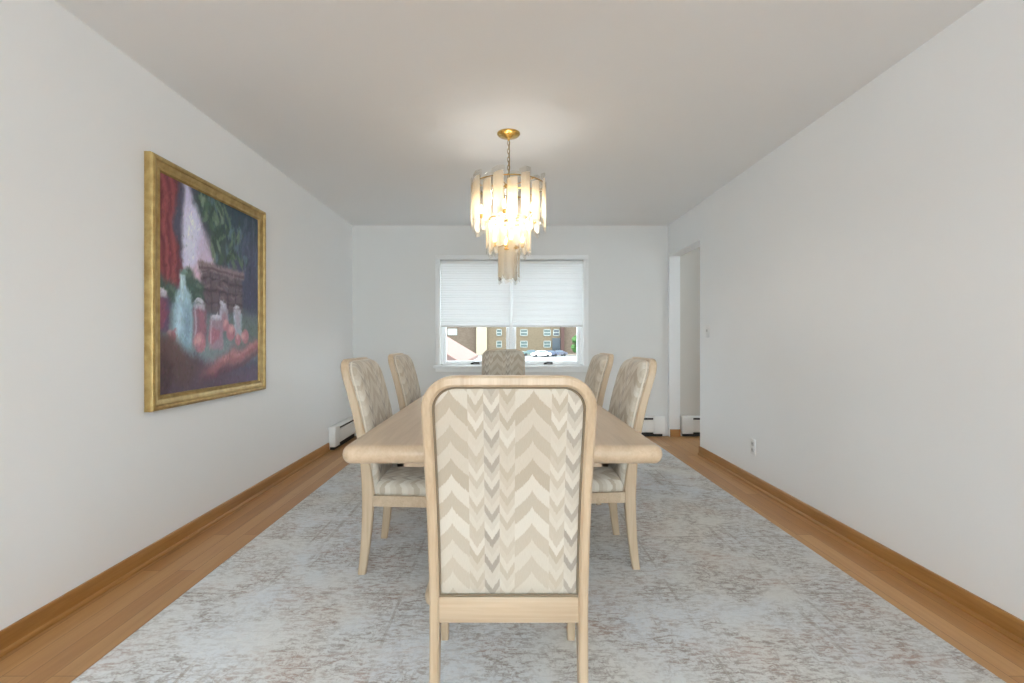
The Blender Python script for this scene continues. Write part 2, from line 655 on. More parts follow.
# unseen window behind the camera, added to let the fill light in
win2 = struct('added_window_rear', boxes((RX0 - 0.07, RX0, YN, YN + 0.015, RZ0 - 0.07, RZ1 + 0.07), (RX1, RX1 + 0.07, YN, YN + 0.015, RZ0 - 0.07, RZ1 + 0.07),
                                (RX0, RX1, YN, YN + 0.015, RZ1, RZ1 + 0.07), (RX0, RX1, YN, YN + 0.03, RZ0 - 0.07, RZ0),
                                (-0.55, -0.49, YN - 0.07, YN - 0.02, RZ0, RZ1), (0.55, 0.61, YN - 0.07, YN - 0.02, RZ0, RZ1)), M_trim)
obj('pane', boxes((RX0, RX1, YN - 0.05, YN - 0.045, RZ0, RZ1)), M_glass, win2, False)



def side_window(name, x0, x1, y0, y1, z0, z1):
    ym = (y0 + y1) / 2
    wn = struct(name, boxes((x0, x1, y0, y0 + 0.05, z0, z1), (x0, x1, y1 - 0.05, y1, z0, z1), (x0, x1, y0, y1, z0, z0 + 0.05),
                            (x0, x1, y0, y1, z1 - 0.05, z1), (x0 + 0.03, x1 - 0.03, ym - 0.025, ym + 0.025, z0, z1)), M_trim)
    xm = (x0 + x1) / 2
    obj('pane', boxes((xm - 0.003, xm + 0.003, y0 + 0.04, y1 - 0.04, z0 + 0.04, z1 - 0.04)), M_glass, wn, False)


side_window('added_window_hall', HX + 0.02, HX + WT, 3.55, 4.85, 0.8, 2.1)  # unseen window, added to light the next room

# ------------------------------------------------------------------ cellular shades (pleated, half drawn)


def cellular_shade(x0, x1, label):
    zb, zt = 1.262, WZ1 - 0.012
    yc = YB + 0.028
    t = thing('cellular_shade', label, 'window shade', ((x0 + x1) / 2, yc, zb), 0, 'shades drawn half way down the window')
    hw = (x1 - x0) / 2
    bm = bmesh.new()
    n = int((zt - zb - 0.05) / 0.0195)
    pts = []
    za, zz = 0.02, zt - zb - 0.03
    for i in range(n * 2 + 1):
        pts.append((0.0085 if i % 2 else 0.0045, za + (zz - za) * i / (n * 2)))
    prof = [(-y, z) for y, z in pts]
    vr = [[bm.verts.new((x, y, z)) for x in (-hw, hw)] for y, z in prof]
    vb = [[bm.verts.new((x, -y, z)) for x in (-hw, hw)] for y, z in prof]
    for a, b in zip(vr[:-1], vr[1:]):
        bm.faces.new((a[0], a[1], b[1], b[0]))
    obj_f = [vb]
    for a, b in zip(vb[:-1], vb[1:]):
        bm.faces.new((a[1], a[0], b[0], b[1]))
    # only one layer transmits: keep the room side pleats, drop the rear copy
    bmesh.ops.delete(bm, geom=[v for r in vb for v in r], context='VERTS')
    obj('shade_fabric', bm, M_shade, t, False, recalc=False)
    obj('bottom_rail', boxes((-hw, hw, -0.013, 0.013, 0.0, 0.022, 0.004)), M_trim, t)
    obj('head_rail', boxes((-hw, hw, -0.02, 0.02, zt - zb - 0.032, zt - zb, 0.004)), M_trim, t)
    return t


cellular_shade(WX0 + 0.006, WM - 0.015, 'white cellular shade over the left half of the window')
cellular_shade(WM + 0.015, WX1 - 0.006, 'white cellular shade over the right half of the window')

# ------------------------------------------------------------------ baseboard heaters


def heater(name, L, label, loc, rz, caps=(True, True)):
    """runs along local +x, wall at local y=0, room side at -y"""
    t = thing(name, label, 'heater', loc, rz, 'white baseboard heaters')
    Ht, D = 0.235, 0.068
    # enclosure: back plate, hood and front panel, open slots between them
    bm = boxes((0, L, -0.006, 0, 0.03, Ht))
    prof = [(0, Ht), (-0.045, Ht), (-D + 0.004, Ht - 0.012), (-D + 0.004, Ht - 0.018), (-0.043, Ht - 0.006), (0, Ht - 0.006)]
    loops(bm, [[(x, y, z) for y, z in prof] for x in (0, L)])
    obj('back_plate', bm, M_heater, t)
    prof = [(-D, 0.062), (-D, Ht - 0.05), (-D + 0.012, Ht - 0.040), (-D + 0.014, Ht - 0.044), (-D + 0.003, Ht - 0.052),
            (-D + 0.003, 0.064), (-D + 0.02, 0.052), (-D + 0.018, 0.048)]
    bm = bmesh.new()
    loops(bm, [[(x, y, z) for y, z in prof] for x in (0, L)])
    obj('front_panel', bm, M_heater, t)
    obj('slot_shade_box', boxes((0.02, L - 0.02, -0.050, -0.008, 0.004, Ht - 0.012)), M_dark, t)  # dark box put in for the shade behind the slots
    for on, x0 in ((caps[0], -0.004), (caps[1], L - 0.126)):
        if on:
            obj('end_cap', boxes((x0, x0 + 0.13, -D - 0.004, 0, 0.035, Ht + 0.003, 0.006)), M_heater, t)
    return t


heater('baseboard_heater', XR - XL - 0.16, 'white baseboard heater along the window wall behind the dining set', (XL + 0.10, YB - 0.001, 0), 0)
heater('baseboard_heater', YB - HL0 - 0.09, 'white baseboard heater at the far end of the left wall', (XL + 0.001, HL0 + 0.01, 0), PI / 2, (True, False)).rotation_euler.z = PI / 2
heater('baseboard_heater', 1.9, 'white baseboard heater seen through the doorway on the right', (XR + WT + 0.012, YB - 0.001, 0), 0)

# ------------------------------------------------------------------ rug
t = bmesh.new()
slab(t, 1.495, 2.125, 0.012, [(0.004, 0.0), (0.0, 0.003), (0.0, 0.008), (0.004, 0.011)], n=3)
rug = obj('area_rug', t, M_rug)
rug.location = (0.105, 3.02, 0.0005)
tag(rug, 'large pale grey distressed area rug under the dining table', 'rug')
RT = 0.0118            # top of the rug

# ------------------------------------------------------------------ dining table
tb = thing('dining_table', 'long pale washed-oak dining table with rounded bullnose edge', 'table', (-0.010, 3.12, RT))
TZ = 0.755 - RT
bm = bmesh.new()
pr = []
th = 0.062
for i in range(9):
    a = -PI / 2 + PI * i / 8
    pr.append((0.026 - 0.026 * math.cos(a), TZ - th / 2 + th / 2 * math.sin(a)))
pr = [(0.12, TZ - th)] + pr + [(0.06, TZ)]
slab(bm, 0.533, 1.55, 0.034, pr, n=8)
obj('table_top', bm, M_washed_y, tb)
obj('table_apron', boxes((-0.40, 0.40, -1.30, -1.275, TZ - th - 0.07, TZ - th), (-0.40, 0.40, 1.275, 1.30, TZ - th - 0.07, TZ - th),
                         (-0.40, -0.375, -1.3, 1.3, TZ - th - 0.07, TZ - th), (0.375, 0.40, -1.3, 1.3, TZ - th - 0.07, TZ - th)), M_washed_y, tb)
for yy in (-1.05, 1.05):
    bm = bmesh.new()
    slab(bm, 0.19, 0.095, 0.05, [(0.0, 0.07), (0.0, TZ - th - 0.02), (-0.04, TZ - th - 0.0)], cy=yy)
    ped = obj('pedestal', bm, M_washed_z, tb)
    bm = bmesh.new()
    slab(bm, 0.326, 0.13, 0.06, [(0.02, 0.0), (0.004, 0.012), (0.0, 0.03), (0.004, 0.05), (0.02, 0.066), (0.06, 0.072)], cy=yy)
    obj('plinth', bm, M_washed_y, ped)

# ------------------------------------------------------------------ dining chairs
_bz = np.array([0, .2, .39, .6, .8, 1.02])
_by = np.array([-.234, -.217, -.215, -.232, -.270, -.340])
_bp = np.polyfit(_bz, _by, 4)


def back_y(z):
    return float(np.polyval(_bp, z))


def post_depth(z):
    return float(np.interp(z, [0, .25, .385, .52, .72, 1.02], [.036, .050, .058, .048, .040, .036]))


HWC, FW = 0.2255, 0.028       # half width of the chair back and width of its frame
ZC = 1.001                    # top of the crest


def make_chair():
    t = thing('dining_chair', '', 'chair')
    # back frame: one arch from seat rail to crest and down again
    R = 0.09
    c = HWC - FW / 2
    r = R - FW / 2
    zt = ZC - FW / 2
    path = []
    z0 = 0.385
    for i in range(15):
        path.append((-c, z0 + (zt - r - z0) * i / 15, -1, 0))
    for i in range(11):
        a = PI - PI / 2 * i / 10
        path.append((-c + r + r * math.cos(a), zt - r + r * math.sin(a), math.cos(a), math.sin(a)))
    for i in range(1, 8):
        path.append((-c + r + (2 * c - 2 * r) * i / 8, zt, 0, 1))
    path += [(-x, z, -nx, nz) for x, z, nx, nz in reversed(path[:26])]
    rings = []
    for x, z, nx, nz in path:
        dp = post_depth(z)
        hw, hd = FW / 2, dp / 2
        yc = back_y(z) + hd
        ring = []
        b = 0.006
        for p, q in ((-hw + b, -hd), (hw - b, -hd), (hw, -hd + b), (hw, hd - b), (hw - b, hd), (-hw + b, hd), (-hw, hd - b), (-hw, -hd + b)):
            ring.append((x + nx * p, yc + q, z + nz * p))
        rings.append(ring)
    bm = bmesh.new()
    loops(bm, rings)
    obj('back_frame', bm, M_washed_z, t, angle=35)
    # upholstered panel inside the frame
    zb, ztp, wv, rc = 0.387, ZC - FW - 0.002, HWC - FW - 0.002, 0.060
    nu, nz_ = 22, 40
    zs = [zb + (ztp - zb) * (1 - (1 - i / nz_) ** 1.6) for i in range(nz_ + 1)]
    def pad(name, wv_, zt_, rc_, y_face, bulge, y_root):
        faces, root = [], []
        zz_ = [zb + (zt_ - zb) * (1 - (1 - i / nz_) ** 1.6) for i in range(nz_ + 1)]
        for z in zz_:
            hw = wv_ if z <= zt_ - rc_ else wv_ - rc_ + math.sqrt(max(0, rc_ * rc_ - (z - (zt_ - rc_)) ** 2))
            s = abs(2 * (z - zb) / (zt_ - zb) - 1)
            ez = max(0, 1 - s ** 16) ** 0.5
            fr, ro = [], []
            for k in range(nu + 1):
                u = -math.cos(PI * k / nu)
                e = max(0, 1 - abs(u) ** 10) ** 0.5 * ez
                fr.append((u * hw, back_y(z) + y_face + bulge * e, z))
                ro.append((u * hw, back_y(z) + y_root, z))
            faces.append(fr)
            root.append(ro)
        bm = bmesh.new()
        va = loops(bm, faces, False, False, closed=False)
        vb = loops(bm, root, False, False, closed=False)
        for A, B in ((va[0], vb[0]), (va[-1], vb[-1]), ([r[0] for r in va], [r[0] for r in vb]), ([r[-1] for r in va], [r[-1] for r in vb])):
            for i in range(len(A) - 1):
                bm.faces.new((A[i], A[i + 1], B[i + 1], B[i]))
        bmesh.ops.remove_doubles(bm, verts=bm.verts, dist=0.0004)
        return obj(name, bm, M_back, t, angle=50)

    pad('back_panel', wv, ztp, rc, 0.016, -0.012, 0.030)
    pad('back_cushion', HWC - 0.012, ZC - 0.012, 0.078, 0.058, 0.026, 0.030)
    wp, zp, rp = HWC - 0.011, ZC - 0.011, 0.078
    pts = [(-wp, zb + 0.01 + (zp - rp - zb) * i / 14) for i in range(14)] + \
          [(-wp + rp + rp * math.cos(PI - PI / 2 * i / 8), zp - rp + rp * math.sin(PI - PI / 2 * i / 8)) for i in range(9)]
    pts += [(-x, z) for x, z in reversed(pts)]
    bm = bmesh.new()
    tube(bm, [(x, back_y(z) + 0.049, z) for x, z in pts], 0.0042, 7)
    obj('cushion_piping', bm, M_pipe, t)
    # welt cord laid along the rear edge of the panel
    pts = []
    w2, r2 = wv - 0.001, rc
    for x, z in [(-w2, zb + 0.004 + (ztp - r2 - zb) * i / 12) for i in range(12)] + \
            [(-w2 + r2 + r2 * math.cos(PI - PI / 2 * i / 8), ztp - 0.001 - r2 + r2 * math.sin(PI - PI / 2 * i / 8)) for i in range(9)]:
        pts.append((x, z))
    pts += [(-x, z) for x, z in reversed(pts)]
    pts += [(w2 - 2 * w2 * i / 10, zb + 0.003) for i in range(1, 10)]
    bm = bmesh.new()
    tube(bm, [(x, back_y(z) + 0.010, z) for x, z in pts], 0.0032, 6, True)
    obj('welt', bm, M_welt, t)
    # rear legs
    for s in (-1, 1):
        rings = []
        for i in range(13):
            z = 0.388 * i / 12
            dp = post_depth(z)
            hw = float(np.interp(z, [0, .388], [.013, FW / 2]))
            yc = back_y(z) + dp / 2
            hd = dp / 2
            b = 0.005
            rings.append([(s * (HWC - FW / 2) + p, yc + q, z) for p, q in
                          ((-hw + b, -hd), (hw - b, -hd), (hw, -hd + b), (hw, hd - b), (hw - b, hd), (-hw + b, hd), (-hw, hd - b), (-hw, -hd + b))])
        bm = bmesh.new()
        loops(bm, rings)
        obj('leg', bm, M_washed_z, t, angle=35)
    for ch_ in t.children:
        for v_ in ch_.data.vertices:
            v_.co.x *= float(np.interp(v_.co.z, [0.385, 0.85], [0.966, 1.0]))
    # front legs, tapered and lightly swept forward
    for s in (-1, 1):
        rings = []
        for i in range(11):
            f = i / 10
            z = 0.318 * f
            hw = 0.0135 + 0.0075 * f
            y = 0.222 + 0.010 * (1 - f) ** 2
            rings.append([(s * 0.230 + x, y + yy, z) for x, yy in rr(hw, hw, 0.005, 2)])
        bm = bmesh.new()
        loops(bm, rings)
        obj('leg', bm, M_washed_z, t, angle=35)
    yb = back_y(0.35)
    obj('back_rail', boxes((-HWC * .966 + FW - .002, HWC * .966 - FW + .002, yb + 0.006, yb + 0.030, 0.314, 0.385, 0.003)), M_washed_x, t)
    # seat apron: two sides and a bowed front, one joined hoop
    bm = bmesh.new()
    for s in (-1, 1):
        vs = bmesh.ops.create_cube(bm, size=1.0)['verts']
        for v in vs:
            tt = v.co.y + 0.5
            yy = (yb + 0.05) + (0.255 - yb - 0.05) * tt
            xx = s * (0.205 + 0.027 * tt) + (0.011 if v.co.x > 0 else -0.011)
            v.co = Vector((xx, yy, 0.318 + (v.co.z + 0.5) * 0.050))
    rings = []
    for i in range(13):
        u = -1 + 2 * i / 12
        y = 0.243 + 0.018 * (1 - u * u)
        x = u * 0.24
        rings.append([(x, y - 0.011, 0.318), (x, y + 0.011, 0.318), (x, y + 0.011, 0.368), (x, y - 0.011, 0.368)])
    loops(bm, rings)
    obj('seat_apron', bm, M_washed_x, t)
    # seat cushion
    bm = bmesh.new()
    rings = []
    for ins, z in [(0.012, .366), (0.002, .372), (0.0, .385), (0.0, .403), (0.008, .420), (0.022, .431), (0.05, .440), (0.10, .447), (0.15, .450)]:
        ring = []
        for x, y in rr(0.226 - ins, 0.228 - ins, 0.05 - ins * 0.3, 6):
            k = 1 + 0.09 * (y / 0.228)
            ring.append((x * k, 0.044 + y, z))
        rings.append(ring)
    loops(bm, rings)
    obj('seat', bm, M_seat, t, angle=60)
    return t


proto = make_chair()
GC = 'pale oak dining chairs round the table'
spots = [
    (0.009, 1.525, 0.0, 'nearest dining chair, its chevron-covered back towards the viewer'),
    (-0.455, 2.45, -PI / 2, 'nearer of the two dining chairs on the left side of the table'),
    (-0.455, 3.355, -PI / 2, 'farther of the two dining chairs on the left side of the table'),
    (0.408, 2.50, PI / 2, 'nearer of the two dining chairs on the right side of the table'),
    (0.404, 3.40, PI / 2, 'farther of the two dining chairs on the right side of the table'),
    (-0.022, 4.76, PI, 'dining chair at the far head of the table, under the window'),
]
for i, (x, y, a, lab) in enumerate(spots):
    o = proto if i == 0 else copy_tree(proto)
    o.location = (x, y, RT)
    o.rotation_euler = (0, 0, a)
    tag(o, lab, 'chair', GC)

# ------------------------------------------------------------------ chandelier
CX, CY = 0.02, 3.10
ch = thing('chandelier', 'three-tier brass chandelier of frosted acrylic panels hanging over the dining table', 'chandelier', (CX, CY, H))
bm = bmesh.new()
lathe(bm, [(0.074, 0.0), (0.074, -0.006), (0.066, -0.014), (0.045, -0.02), (0.026, -0.026), (0.012, -0.032), (0.006, -0.046), (0.001, -0.048)], n=32)
obj('canopy', bm, M_brass, ch)
bm = bmesh.new()
z = -0.045
k = 0
while z > -0.30:
    ring = []
    for i in range(14):
        a = 2 * PI * i / 14
        px, pz = 0.008 * math.cos(a), 0.0165 * math.sin(a)
        ring.append((px, 0, z - 0.0165 + pz) if k % 2 == 0 else (0, px, z - 0.0165 + pz))
    tube(bm, ring, 0.0022, 6, True)
    z -= 0.0265
    k += 1
tube(bm, [(0.004, 0.003, -0.04), (0.006, -0.003, -0.15), (0.003, 0.004, -0.3)], 0.0025)
obj('chain', bm, M_chain, ch)
# stem and the three hoops the panels hook on
bm = bmesh.new()
lathe(bm, [(0.004, -0.29), (0.012, -0.30), (0.012, -0.33), (0.03, -0.335), (0.03, -0.345), (0.009, -0.35), (0.009, -0.70), (0.016, -0.72), (0.003, -0.735)], n=16)
for rad, zz, arms in ((0.235, -0.345, 6), (0.135, -0.56, 6), (0.064, -0.735, 3)):
    tube(bm, [(rad * math.cos(2 * PI * i / 40), rad * math.sin(2 * PI * i / 40), zz) for i in range(40)], 0.004, 6, True)
    for i in range(arms):
        a = 2 * PI * i / arms + 0.2
        tube(bm, [(0.004 * math.cos(a), 0.004 * math.sin(a), zz), (rad * math.cos(a), rad * math.sin(a), zz)], 0.003, 6)
obj('hoop_frame', bm, M_brass, ch)


def panel_mesh(wd, ht, slant):
    """bent acrylic strip hanging from z=0 down, facing -y; slanted ends, clear borders"""
    bm = bmesh.new()
    nu, nv = 8, 10
    th = 0.0045
    grid = [[], []]
    for side in (0, 1):
        for j in range(nv + 1):
            row = []
            for i in range(nu + 1):
                u = -1 + 2 * i / nu
                ztop = -0.018 * (1 - u * slant) * 0.5 - 0.010 * abs(u)
                zbot = -ht + 0.030 * abs(u) + 0.014 * u * slant
                z = ztop + (zbot - ztop) * j / nv
                y = 0.010 * u * u + (th if side else 0)
                row.append(bm.verts.new((u * wd / 2, y, z)))
            grid[side].append(row)
    for side in (0, 1):
        g_ = grid[side]
        for j in range(nv):
            for i in range(nu):
                f = bm.faces.new((g_[j][i], g_[j][i + 1], g_[j + 1][i + 1], g_[j + 1][i]))
                f.material_index = 1 if i in (0, nu - 1) or j == nv - 1 or j == 0 else 0
    a, b = grid
    def quad(p, q, r, s):
        f = bm.faces.new((p, q, r, s))
        f.material_index = 1
    for i in range(nu):
        quad(a[0][i], a[0][i + 1], b[0][i + 1], b[0][i])
        quad(a[nv][i], a[nv][i + 1], b[nv][i + 1], b[nv][i])
    for j in range(nv):
        quad(a[j][0], a[j + 1][0], b[j + 1][0], b[j][0])
        quad(a[j][nu], a[j + 1][nu], b[j + 1][nu], b[j][nu])
    return bm


def hang(src, rad, ang, z, twist=0.0):
    src.location = (rad * math.sin(ang), -rad * math.cos(ang), z)
    src.rotation_euler = (0, 0, ang + twist)


for n, rad, zt, ht, wd in ((18, 0.240, -0.315, 0.335, 0.084), (12, 0.138, -0.53, 0.272, 0.064), (6, 0.066, -0.72, 0.255, 0.062)):
    base = None
    for i in range(n):
        odd = i % 2
        if base is None:
            base = obj('acrylic_panel', panel_mesh(wd, ht, 1), [M_frost, M_clear], ch, angle=50)
            p = base
        else:
            p = base.copy()
            COL.objects.link(p)
            p.parent = ch
        off = (0.035 if n == 18 else 0.02 if n == 12 else 0.012) * odd
        hang(p, rad + (0.008 if odd else 0), 2 * PI * (i + 0.25) / n, zt + off, 0.10 if odd else -0.10)

bulb0 = None
spots = [(0.185, 2 * PI * (i + 0.35) / 6, -0.50) for i in range(6)] + [(0.092, 2 * PI * (i + 0.1) / 4, -0.67) for i in range(4)]
for rad, a, z in spots:
    if bulb0 is None:
        bm = bmesh.new()
        lathe(bm, [(0.002, 0.024), (0.006, 0.012), (0.011, 0.0), (0.0135, -0.012), (0.012, -0.026), (0.007, -0.034)], n=14)
        bulb0 = obj('bulb', bm, M_bulb, ch)
        bm = bmesh.new()
        lathe(bm, [(0.004, 0.0), (0.010, -0.002), (0.010, -0.03), (0.004, -0.032)], cz=-0.034, n=12)
        sk0 = obj('bulb_socket', bm, M_brass, bulb0)
        b = bulb0
    else:
        b = bulb0.copy()
        COL.objects.link(b)
        b.parent = ch
        s_ = sk0.copy()
        COL.objects.link(s_)
        s_.parent = b
    b.location = (rad * math.cos(a), rad * math.sin(a), z)
# the lamps' light: mostly down and outwards from under the brass sockets, a little upwards through the open top
for kind, rad, ang, z, watt in (('SPOT', 0.016, 0, -0.40, 18.5), ('POINT', 0.11, 0.3, -0.555, 1.1), ('POINT', 0.11, 2.4, -0.555, 1.1), ('POINT', 0.11, 4.5, -0.555, 1.1)):
    d = bpy.data.lights.new('bulb_light', kind)
    d.energy = watt
    d.color = (1.0, 0.965, 0.90)
    d.shadow_soft_size = 0.012 if kind == 'POINT' else 0.06
    if kind == 'SPOT':
        d.spot_size = math.radians(172)
        d.spot_blend = 0.35
    o = bpy.data.objects.new('bulb_light', d)
    COL.objects.link(o)
    o.parent = ch
    o.location = (rad * math.cos(ang), rad * math.sin(ang), z)

# ------------------------------------------------------------------ painting on the left wall
PY0, PY1, PZ0, PZ1 = 2.357, 3.477, 0.750, 2.033
PWm, PHm = PY1 - PY0, PZ1 - PZ0
pt = thing('framed_painting', 'framed still-life oil painting of bottles and jars on left wall', 'painting', (XL + 0.0005, (PY0 + PY1) / 2, PZ0))
g = G('gilt_frame')
v = g.obj()
M_gilt = g.done(g.pbr(g.ramp(g.noise(v, 22, 5), [(0.3, lin((152, 124, 72))), (0.7, lin((188, 162, 106)))]), 0.4, 0.45, None, 0.5))
g = G('oil_paint')
at = g.n('ShaderNodeVertexColor')
at.layer_name = 'Col'
M_paint = g.done(g.pbr(at.outputs[0], 0.55, 0, g.bump(g.noise(g.mapping(g.obj(), (35, 50, 35)), 1.0, 4, .6, 1.0), 0.06, 0.002), 0.3))
# frame: profile swept round the rectangle with mitred corners (inset from the edge, depth off the wall)
fprof = [(0.0, 0.0), (0.0, 0.030), (0.004, 0.040), (0.014, 0.046), (0.024, 0.042), (0.028, 0.034), (0.040, 0.033), (0.054, 0.028), (0.060, 0.030), (0.068, 0.030), (0.076, 0.018), (0.076, 0.0)]
rings = []
for ins, dep in fprof:
    rings.append([(dep, -PWm / 2 + ins, ins), (dep, PWm / 2 - ins, ins), (dep, PWm / 2 - ins, PHm - ins), (dep, -PWm / 2 + ins, PHm - ins)])
bm = bmesh.new()
loops(bm, rings, False, False)
obj('gilt_frame', bm, M_gilt, pt, angle=25)

# the picture itself
NU, NV = 190, 224
U, V = np.meshgrid(np.linspace(0, 1, NU + 1), np.linspace(0, 1, NV + 1))
rng = np.random.default_rng(3)


def fnoise(sx, sy, seed):
    r = np.random.default_rng(seed).random((sy + 2, sx + 2))
    x, y = U * sx, V * sy
    xi, yi = x.astype(int), y.astype(int)
    fx, fy = x - xi, y - yi
    fx, fy = fx * fx * (3 - 2 * fx), fy * fy * (3 - 2 * fy)
    return (r[yi, xi] * (1 - fx) + r[yi, xi + 1] * fx) * (1 - fy) + (r[yi + 1, xi] * (1 - fx) + r[yi + 1, xi + 1] * fx) * fy


img = np.zeros(U.shape + (3,))
wob_u = (fnoise(9, 9, 1) - .5) * .05 + (fnoise(26, 26, 2) - .5) * .02
wob_v = (fnoise(9, 9, 3) - .5) * .05 + (fnoise(26, 26, 4) - .5) * .02
UU, VV = U + wob_u, V + wob_v


def blend(mask, c):
    global img
    img = img * (1 - mask[..., None]) + np.array(c, float) * mask[..., None]


def sstep(x, a, b):
    t_ = np.clip((x - a) / (b - a), 0, 1)
    return t_ * t_ * (3 - 2 * t_)


def ell(cu, cv, ru, rv, c, soft=0.25, amt=1.0, rot=0.0, clean=False):
    du, dv = ((U if clean else UU) - cu), ((V if clean else VV) - cv)
    dv = dv * 1.15
    rv = rv * 1.15
    x = du * math.cos(rot) + dv * math.sin(rot)
    y = -du * math.sin(rot) + dv * math.cos(rot)
    d = np.sqrt((x / ru) ** 2 + (y / rv) ** 2)
    blend((1 - sstep(d, 1 - soft, 1 + soft)) * amt, c)


def rect(u0, u1, v0, v1, c, soft=0.015, amt=1.0, shear=0.0):
    uu = UU * .4 + U * .6 - shear * (V - v0)
    vv = VV * .4 + V * .6
    m = sstep(uu, u0 - soft, u0 + soft) * (1 - sstep(uu, u1 - soft, u1 + soft)) * sstep(vv, v0 - soft, v0 + soft) * (1 - sstep(vv, v1 - soft, v1 + soft))
    blend(m * amt, c)


# background: dusky blue-violet, darker to the right
img[:] = np.array((66, 66, 84))
blend(sstep(UU, 0.5, 1.0) * .7, (58, 62, 86))
# pale sky opening
m = sstep(UU, 0.17, 0.22) * (1 - sstep(UU - 0.60 * (0.95 - VV), 0.24, 0.31)) * sstep(VV, 0.46, 0.52) * (1 - sstep(UU, .44, .50))
blend(m, (178, 168, 190))
ell(0.27, 0.76, 0.06, 0.14, (186, 184, 200), 0.6)
ell(0.33, 0.55, 0.10, 0.07, (196, 150, 158), 0.6, .8)
ell(0.40, 0.66, 0.06, 0.12, (176, 150, 166), 0.6, .6)
# foliage in the upper middle and right
ell(0.58, 0.86, 0.17, 0.18, (52, 72, 62), 0.35)
ell(0.42, 0.95, 0.12, 0.10, (46, 66, 60), 0.4)
ell(0.80, 0.92, 0.25, 0.14, (44, 62, 74), 0.4)
ell(0.82, 0.72, 0.22, 0.16, (66, 70, 92), 0.5, .8)
for i in range(90):
    a = rng.random()
    cv = 0.68 + 0.31 * rng.random()
    cu = 0.32 + 0.55 * (.95 - cv) * 0.9 + 0.42 * rng.random()
    c = [(88, 112, 84), (60, 86, 66), (112, 132, 104), (46, 66, 58), (78, 104, 110)][rng.integers(5)]
    ell(cu, cv, 0.010 + .008 * rng.random(), 0.026 + .02 * rng.random(), c, 0.4, .75, rng.uniform(-.9, .9))
for i in range(26):
    ell(0.75 + .25 * rng.random(), 0.62 + .36 * rng.random(), 0.012, 0.05, [(74, 84, 104), (48, 58, 78), (60, 78, 84)][rng.integers(3)], 0.5, .6, rng.uniform(-.4, .4))
# ground of the still life: greenish table cloth
rect(-.1, 1.1, 0.12, 0.40, (92, 104, 108), 0.05)
ell(0.80, 0.30, 0.25, 0.10, (84, 98, 92), 0.5, .8)
ell(0.42, 0.20, 0.30, 0.07, (104, 124, 124), 0.6, .8)
# wooden basket
rect(0.36, 0.80, 0.40, 0.62, (92, 78, 84), 0.02, 1, -0.06)
for vv_ in (0.44, 0.50, 0.56):
    rect(0.35, 0.80, vv_, vv_ + 0.012, (62, 50, 58), 0.008, .9, -0.06)
for uu_ in (0.44, 0.53, 0.62, 0.71):
    rect(uu_, uu_ + 0.014, 0.40, 0.61, (70, 58, 68), 0.008, .8, -0.06)
rect(0.33, 0.82, 0.605, 0.655, (124, 104, 106), 0.012, 1, -0.05)
rect(0.33, 0.82, 0.615, 0.63, (84, 66, 72), 0.006, .8, -0.05)
for i in range(30):
    ell(0.36 + .44 * rng.random(), 0.42 + .2 * rng.random(), .03, .007, [(122, 104, 104), (72, 60, 70), (104, 92, 104)][rng.integers(3)], .5, .6, rng.uniform(-.2, .2))
# dark leaves behind the bottle
for cu, cv, r_ in ((0.05, .52, .4), (0.10, .48, -.5), (0.27, .50, .6), (0.32, .45, -.3), (0.02, .46, .2), (0.25, .56, .9), (.33, .51, .1)):
    ell(cu, cv, 0.06, 0.045, (54, 76, 66), 0.35, .95, r_)
    ell(cu + .01, cv + .01, 0.03, 0.015, (82, 104, 88), 0.5, .7, r_)
# red drape, upper left
m = (1 - sstep(UU + 0.10 * VV - 0.03 * np.sin(VV * 14), 0.20, 0.25)) * sstep(VV + .1 * UU, 0.50, 0.56)
blend(m, (128, 52, 56))
for cu, c in ((0.02, (98, 38, 46)), (0.055, (152, 66, 66)), (0.085, (104, 40, 48)), (0.115, (146, 64, 62)), (0.15, (92, 40, 48)), (0.18, (76, 46, 50))):
    mm = np.exp(-((UU + .08 * (VV - .75) - cu) / 0.014) ** 2) * m
    blend(mm * .85, c)
# tall pale bottle
rect(0.165, 0.215, 0.46, 0.57, (140, 168, 168), 0.012)
ell(0.19, 0.575, 0.034, 0.013, (92, 122, 110), 0.3, 1, 0, True)
ell(0.19, 0.44, 0.07, 0.06, (134, 166, 172), 0.25, 1, 0, True)
rect(0.105, 0.275, 0.215, 0.43, (126, 158, 168), 0.02)
ell(0.16, 0.32, 0.022, 0.11, (168, 194, 198), 0.6, .8)
ell(0.24, 0.33, 0.020, 0.10, (104, 134, 152), 0.6, .8)
ell(0.20, 0.23, 0.07, 0.03, (106, 138, 150), 0.5, .8)
rect(0.175, 0.19, 0.44, 0.56, (176, 198, 196), 0.006, .8)
# preserving jars


def jar(u0, u1, v0, v1, c, fruit):
    rect(u0, u1, v0, v1, c, 0.012)
    mu = (u0 + u1) / 2
    rect(u0 + .012, u1 - .012, v1 - 0.005, v1 + 0.022, (158, 152, 160), 0.008)
    for k_ in range(5):
        ell(u0 + (u1 - u0) * (.25 + .5 * rng.random()), v0 + (v1 - v0) * (.15 + .65 * rng.random()), (u1 - u0) * .26, .028, fruit, .4, .8)
    rect(u0 + .012, u0 + .024, v0 + .03, v1 - .01, (190, 180, 190), 0.006, .6)
    ell(mu, v1 + .024, (u1 - u0) * .36, .009, (176, 172, 176), .3, .9)


jar(-0.02, 0.075, 0.285, 0.45, (88, 62, 88), (124, 58, 78))
jar(0.53, 0.62, 0.31, 0.42, (142, 134, 146), (150, 110, 120))
jar(0.68, 0.79, 0.27, 0.40, (128, 146, 152), (150, 140, 150))
jar(0.275, 0.395, 0.22, 0.405, (120, 84, 98), (140, 84, 96))
jar(0.425, 0.565, 0.20, 0.365, (140, 112, 124), (152, 90, 102))
